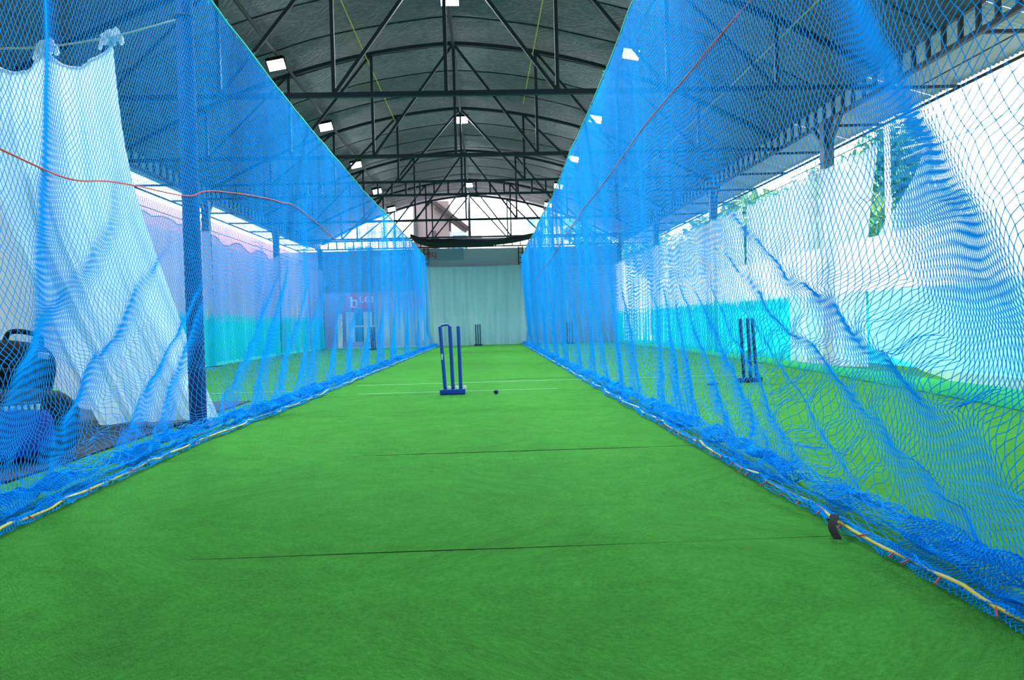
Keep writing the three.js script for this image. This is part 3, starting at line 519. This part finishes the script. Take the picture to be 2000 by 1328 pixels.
// ---------------------------------------------------------------- back end: shop front, sign, letters, tarp, brackets
{
  const t = thing('shop_front', 'pale shop front with red sign and white pillars behind the left lane', 'shop front', [0, 0, 0]);
  mesh('wall', box(-7.0, 2.2, -0.12, 2.4, -28.3, -28.15), M.lavender, t);
  const sign = printed((c, w, h) => {
    c.fillStyle = '#e8647c'; c.fillRect(0, 0, w, h); c.fillStyle = '#fff'; c.textBaseline = 'alphabetic';
    c.font = 'bold 120px serif'; c.fillText('b', 20, 116); c.font = 'bold 66px serif'; c.fillText('LGIIIIJ', 96, 74);
  }, 1024, 128);
  mesh('sign_board', box(-4.86, -0.10, 1.36, 1.92, -28.14, -28.09), [M.pink, M.pink, M.pink, M.pink, std({ map: sign, roughness: 0.7 }), M.pink], t);
  for (let k = 0; k < 8; k++) {
    const x = -4.72 + 0.62 * k;
    const p = mesh('pillar', box(x - 0.15, x + 0.15, 0.2, 1.26, -28.14, -28.02), M.whiteWall, t);
    mesh('glass_panel', box(x + 0.17, x + 0.45, 0.2, 1.2, -28.14, -28.1), M.glass, t); mesh('crossbar', box(x + 0.15, x + 0.47, 0.72, 0.78, -28.12, -28.06), M.whiteWall, p);
  }
  mesh('step', box(-5.3, 0.6, -0.12, 0.2, -28.14, -27.8), M.lavender, t);
  mesh('white_post', box(-5.12, -4.98, -0.1, 1.2, -27.9, -27.75), M.whiteWall, t);
  // red letters on the panel
  const glyphs = printed((c, w, h) => {
    c.fillStyle = '#8fa6b8'; c.fillRect(0, 0, w, h); c.fillStyle = '#f0556c'; c.font = 'bold 92px sans-serif';
    [['1', 20, 84], ['ra', 92, 108], ['C', 300, 80], ['S', 520, 84], ['1', 690, 96], ['q', 730, 92]].forEach(([s, x, y]) => c.fillText(s, x, y));
  }, 1024, 128);
  const b = thing('lettered_banner', 'grey-blue banner with broken red letters under the back beam', 'banner');
  mesh('cloth', box(-4.55, -0.6, 2.96, 3.36, -27.14, -27.12), [M.greyPanel, M.greyPanel, M.greyPanel, M.greyPanel, std({ map: glyphs, roughness: 0.85 }), M.greyPanel], b);
  mesh('eyelet', [-4.5, -2.5, -0.65].map((x) => new THREE.TorusGeometry(0.02, 0.006, 6, 14).translate(x, 3.33, -27.11)), M.steel, b);
}
{ // rolled shade cloth sagging across the back opening
  const pts = [V(-2.4, 3.80, -26.85), V(-2.2, 3.66, -26.85), V(-1.6, 3.52, -26.85), V(-0.3, 3.52, -26.85), V(0.9, 3.55, -26.85), V(1.7, 3.68, -26.85), V(2.15, 3.82, -26.85)], c = new THREE.CatmullRomCurve3(pts);
  const g = grid(90, 14, (u, v) => { const p = c.getPoint(u), r = 0.04 + 0.10 * Math.sin(Math.PI * Math.min(1, u * 1.02)) ** 0.6 * (1 - 0.35 * u), a = v * Math.PI * 2, k = 1 + 0.2 * Math.sin(a * 5 + u * 9); return V(p.x, p.y + r * k * Math.sin(a), p.z + r * k * Math.cos(a)); });
  tag(mesh('shade_roll', g, M.tarp), 'dark rolled shade cloth sagging across the back beam', 'shade cloth');
}
[[-1.88, 'left', 2.74], [1.36, 'right', 2.72]].forEach(([x, side, y]) => {
  const t = thing('lattice_bracket', `short black ladder bracket hanging from the back beam, ${side} of the teal grey curtain`, 'bracket');
  for (const dx of [-0.07, 0.07]) mesh('rail', bar(V(x + dx, y, -26.93), V(x + dx, 3.38, -26.93), 0.035), M.steel, t);
  for (let k = 0; k < 4; k++) mesh('rung', bar(V(x - 0.07, y + 0.08 + k * 0.17, -26.93), V(x + 0.07, y + 0.08 + k * 0.17, -26.93), 0.03), M.steel, t);
});

// ---------------------------------------------------------------- outside
{ // house behind the gable
  const t = thing('house', 'pale house with a dark sloping roof beyond the open gable', 'house', [-2.35, -0.12, -34]);
  mesh('wall', box(-0.55, 1.0, 0, 6.2, -3, 0), std({ color: rgb(0.14, 0.11, 0.11), roughness: 0.9 }), t);
  mesh('side_wall', box(1.0, 2.4, 0, 4.9, -3, -0.2), M.greyPanel, t);
  mesh('roof', [bar(V(0.1, 6.35, -1), V(1.8, 5.0, -1), 2.6, 0.14), bar(V(0.5, 5.95, 0.2), V(1.8, 4.9, 0.2), 0.12, 0.3)], M.roofBrown, t);
  mesh('gutter_post', box(-0.5, -0.36, 0, 5.4, 0.05, 0.2), M.steel, t); mesh('gutter_post', box(0.32, 0.44, 0, 4.9, 0.05, 0.2), M.steel, t);
  const wf = mesh('window', box(1.15, 1.75, 3.95, 4.7, -0.2, -0.12), M.steel, t); mesh('pane', box(1.2, 1.42, 4.0, 4.65, -0.13, -0.09), M.glass, wf); mesh('pane', box(1.47, 1.7, 4.0, 4.65, -0.13, -0.09), M.glass, wf);
  mesh('door', box(0.55, 0.9, 3.6, 4.6, 0, 0.05), M.greyPanel, t);
}
function block(x0, x1, z, h, label, rows) {
  const t = thing('building', label, 'building');
  mesh('wall', box(x0, x1, -0.12, h, z - 8, z), M.whiteWall, t); mesh('parapet', box(x0 - 0.2, x1 + 0.2, h, h + 0.3, z - 8.2, z + 0.2), M.whiteWall, t);
  rows.forEach(([xa, xb, ya, yb]) => { const w = mesh('window', box(xa, xb, ya, yb, z, z + 0.08), M.whiteWall, t); const n = Math.max(2, Math.round((xb - xa) / 0.6)); for (let k = 0; k < n; k++) mesh('pane', box(xa + (xb - xa) * (k + 0.06) / n, xa + (xb - xa) * (k + 0.94) / n, ya + 0.06, yb - 0.06, z + 0.06, z + 0.11), M.glass, w); });
}
block(2.9, 11, -60, 9.1, 'white building with two blue window bands far beyond the right of the gable', [[3.6, 5.0, 8.0, 8.7], [5.2, 7.3, 8.0, 8.8], [3.6, 7.3, 5.8, 6.5]]);
block(-13, -5.2, -62, 8.2, 'white building far beyond the left of the gable', [[-7.1, -6.2, 7.4, 7.7], [-10.5, -8.5, 6.3, 7.1]]);

const leafShape = grid(2, 3, (u, v) => V((u - 0.5) * 0.5 * Math.sin(Math.PI * (0.08 + 0.88 * v)), Math.abs(u - 0.5) * 0.12 - 0.2 * v * v, v));
function tree(x, z, h, R, label, leaf, n, size, low = 0.5) {
  const t = thing('tree', label, 'tree', [x, -0.12, z]);
  mesh('trunk', tube([V(0, 0, 0), V(rr(-0.1, 0.1), h * 0.4, rr(-0.1, 0.1)), V(0, h * 0.9, 0)], 0.07 + h * 0.006, 12, 8), M.bark, t);
  const blobs = []; for (let k = 0; k < 9; k++) blobs.push(V(rr(-R, R) * 0.65, h * rr(low, 0.92), rr(-R, R) * 0.65));
  blobs.forEach((b) => mesh('branch', tube([V(0, h * 0.42, 0), V(b.x * 0.5, (h * 0.42 + b.y) / 2 + 0.05, b.z * 0.5), b], 0.022, 6, 5), M.bark, t));
  const im = new THREE.InstancedMesh(leafShape, leaf, n), m = new THREE.Matrix4(), e = new THREE.Euler(), q = new THREE.Quaternion();
  for (let k = 0; k < n; k++) {
    const b = blobs[k % 9]; let d; do { d = V(rr(-1, 1), rr(-1, 1), rr(-1, 1)); } while (d.length() > 1);
    d.multiplyScalar(R * 0.55); e.set(rr(0.3, 2.2), rr(0, 6.28), rr(-0.6, 0.6)); const s = size * rr(0.7, 1.3);
    m.compose(V(b.x + d.x, b.y + d.y * 0.8, b.z + d.z), q.setFromEuler(e), V(s, s, s)); im.setMatrixAt(k, m);
  }
  im.name = numbered('foliage'); im.userData.kind = 'stuff'; im.castShadow = true; t.add(im);
}
tree(7.9, -14.4, 4.6, 1.0, 'green tree seen through the gap between the right curtains, behind the white pole', M.leafA, 2600, 0.15, 0.45);
tree(8.3, -17.0, 4.4, 1.1, 'yellowish green tree over the right wall, next beyond the gap', M.leafB, 1400, 0.18);
tree(8.0, -18.6, 4.0, 1.0, 'small dark green tree over the right wall, third from the gap', M.leafA, 900, 0.18);
tree(8.3, -21.6, 4.3, 1.1, 'pale green broad-leaved plant over the right wall, far side', M.leafB, 500, 0.45);
tree(8.4, -19.9, 4.5, 1.1, 'bushy green tree over the right wall, between two paler plants', M.leafA, 1200, 0.2);
tree(8.6, -23.4, 4.6, 1.1, 'light green tree over the right wall, its leaves long and pale', M.leafB, 700, 0.34);
tree(7.9, -25.0, 4.1, 1.2, 'green tree over the right wall by the back corner', M.leafA, 1200, 0.22);
tree(8.2, -28.6, 4.4, 1.2, 'leafy tree past the back corner of the right wall', M.leafB, 900, 0.3);
tree(6.4, -42, 6.6, 1.6, 'tree beside the white building, seen under the right side of the gable', M.leafA, 1600, 0.28);
tree(9.6, -44, 6.9, 1.7, 'larger tree beyond the gable, farthest right', M.leafB, 1600, 0.3);
{ // white pole and washing-line frame outside the right wall
  tag(mesh('pole', new THREE.CylinderGeometry(0.045, 0.05, 4.4, 14).translate(6.95, 2.1, -13.1), M.white), 'slim white pole in the gap between the right curtains', 'pole');
  const t = thing('pipe_frame', 'thin metal pipe frame outside above the right curtains, near the gap', 'frame');
  mesh('rail', tube([V(6.05, 2.98, -8.4), V(6.05, 2.94, -9.6), V(6.05, 2.92, -11)], 0.014, 10, 6), M.greyPanel, t);
  mesh('arm', tube([V(6.05, 2.94, -10.2), V(6.3, 3.12, -11), V(6.4, 3.2, -11.6)], 0.014, 10, 6), M.white, t);
  mesh('post', bar(V(6.05, 1.78, -8.5), V(6.05, 3.0, -8.5), 0.03), M.greyPanel, t);
}

renderer.render(scene, camera);
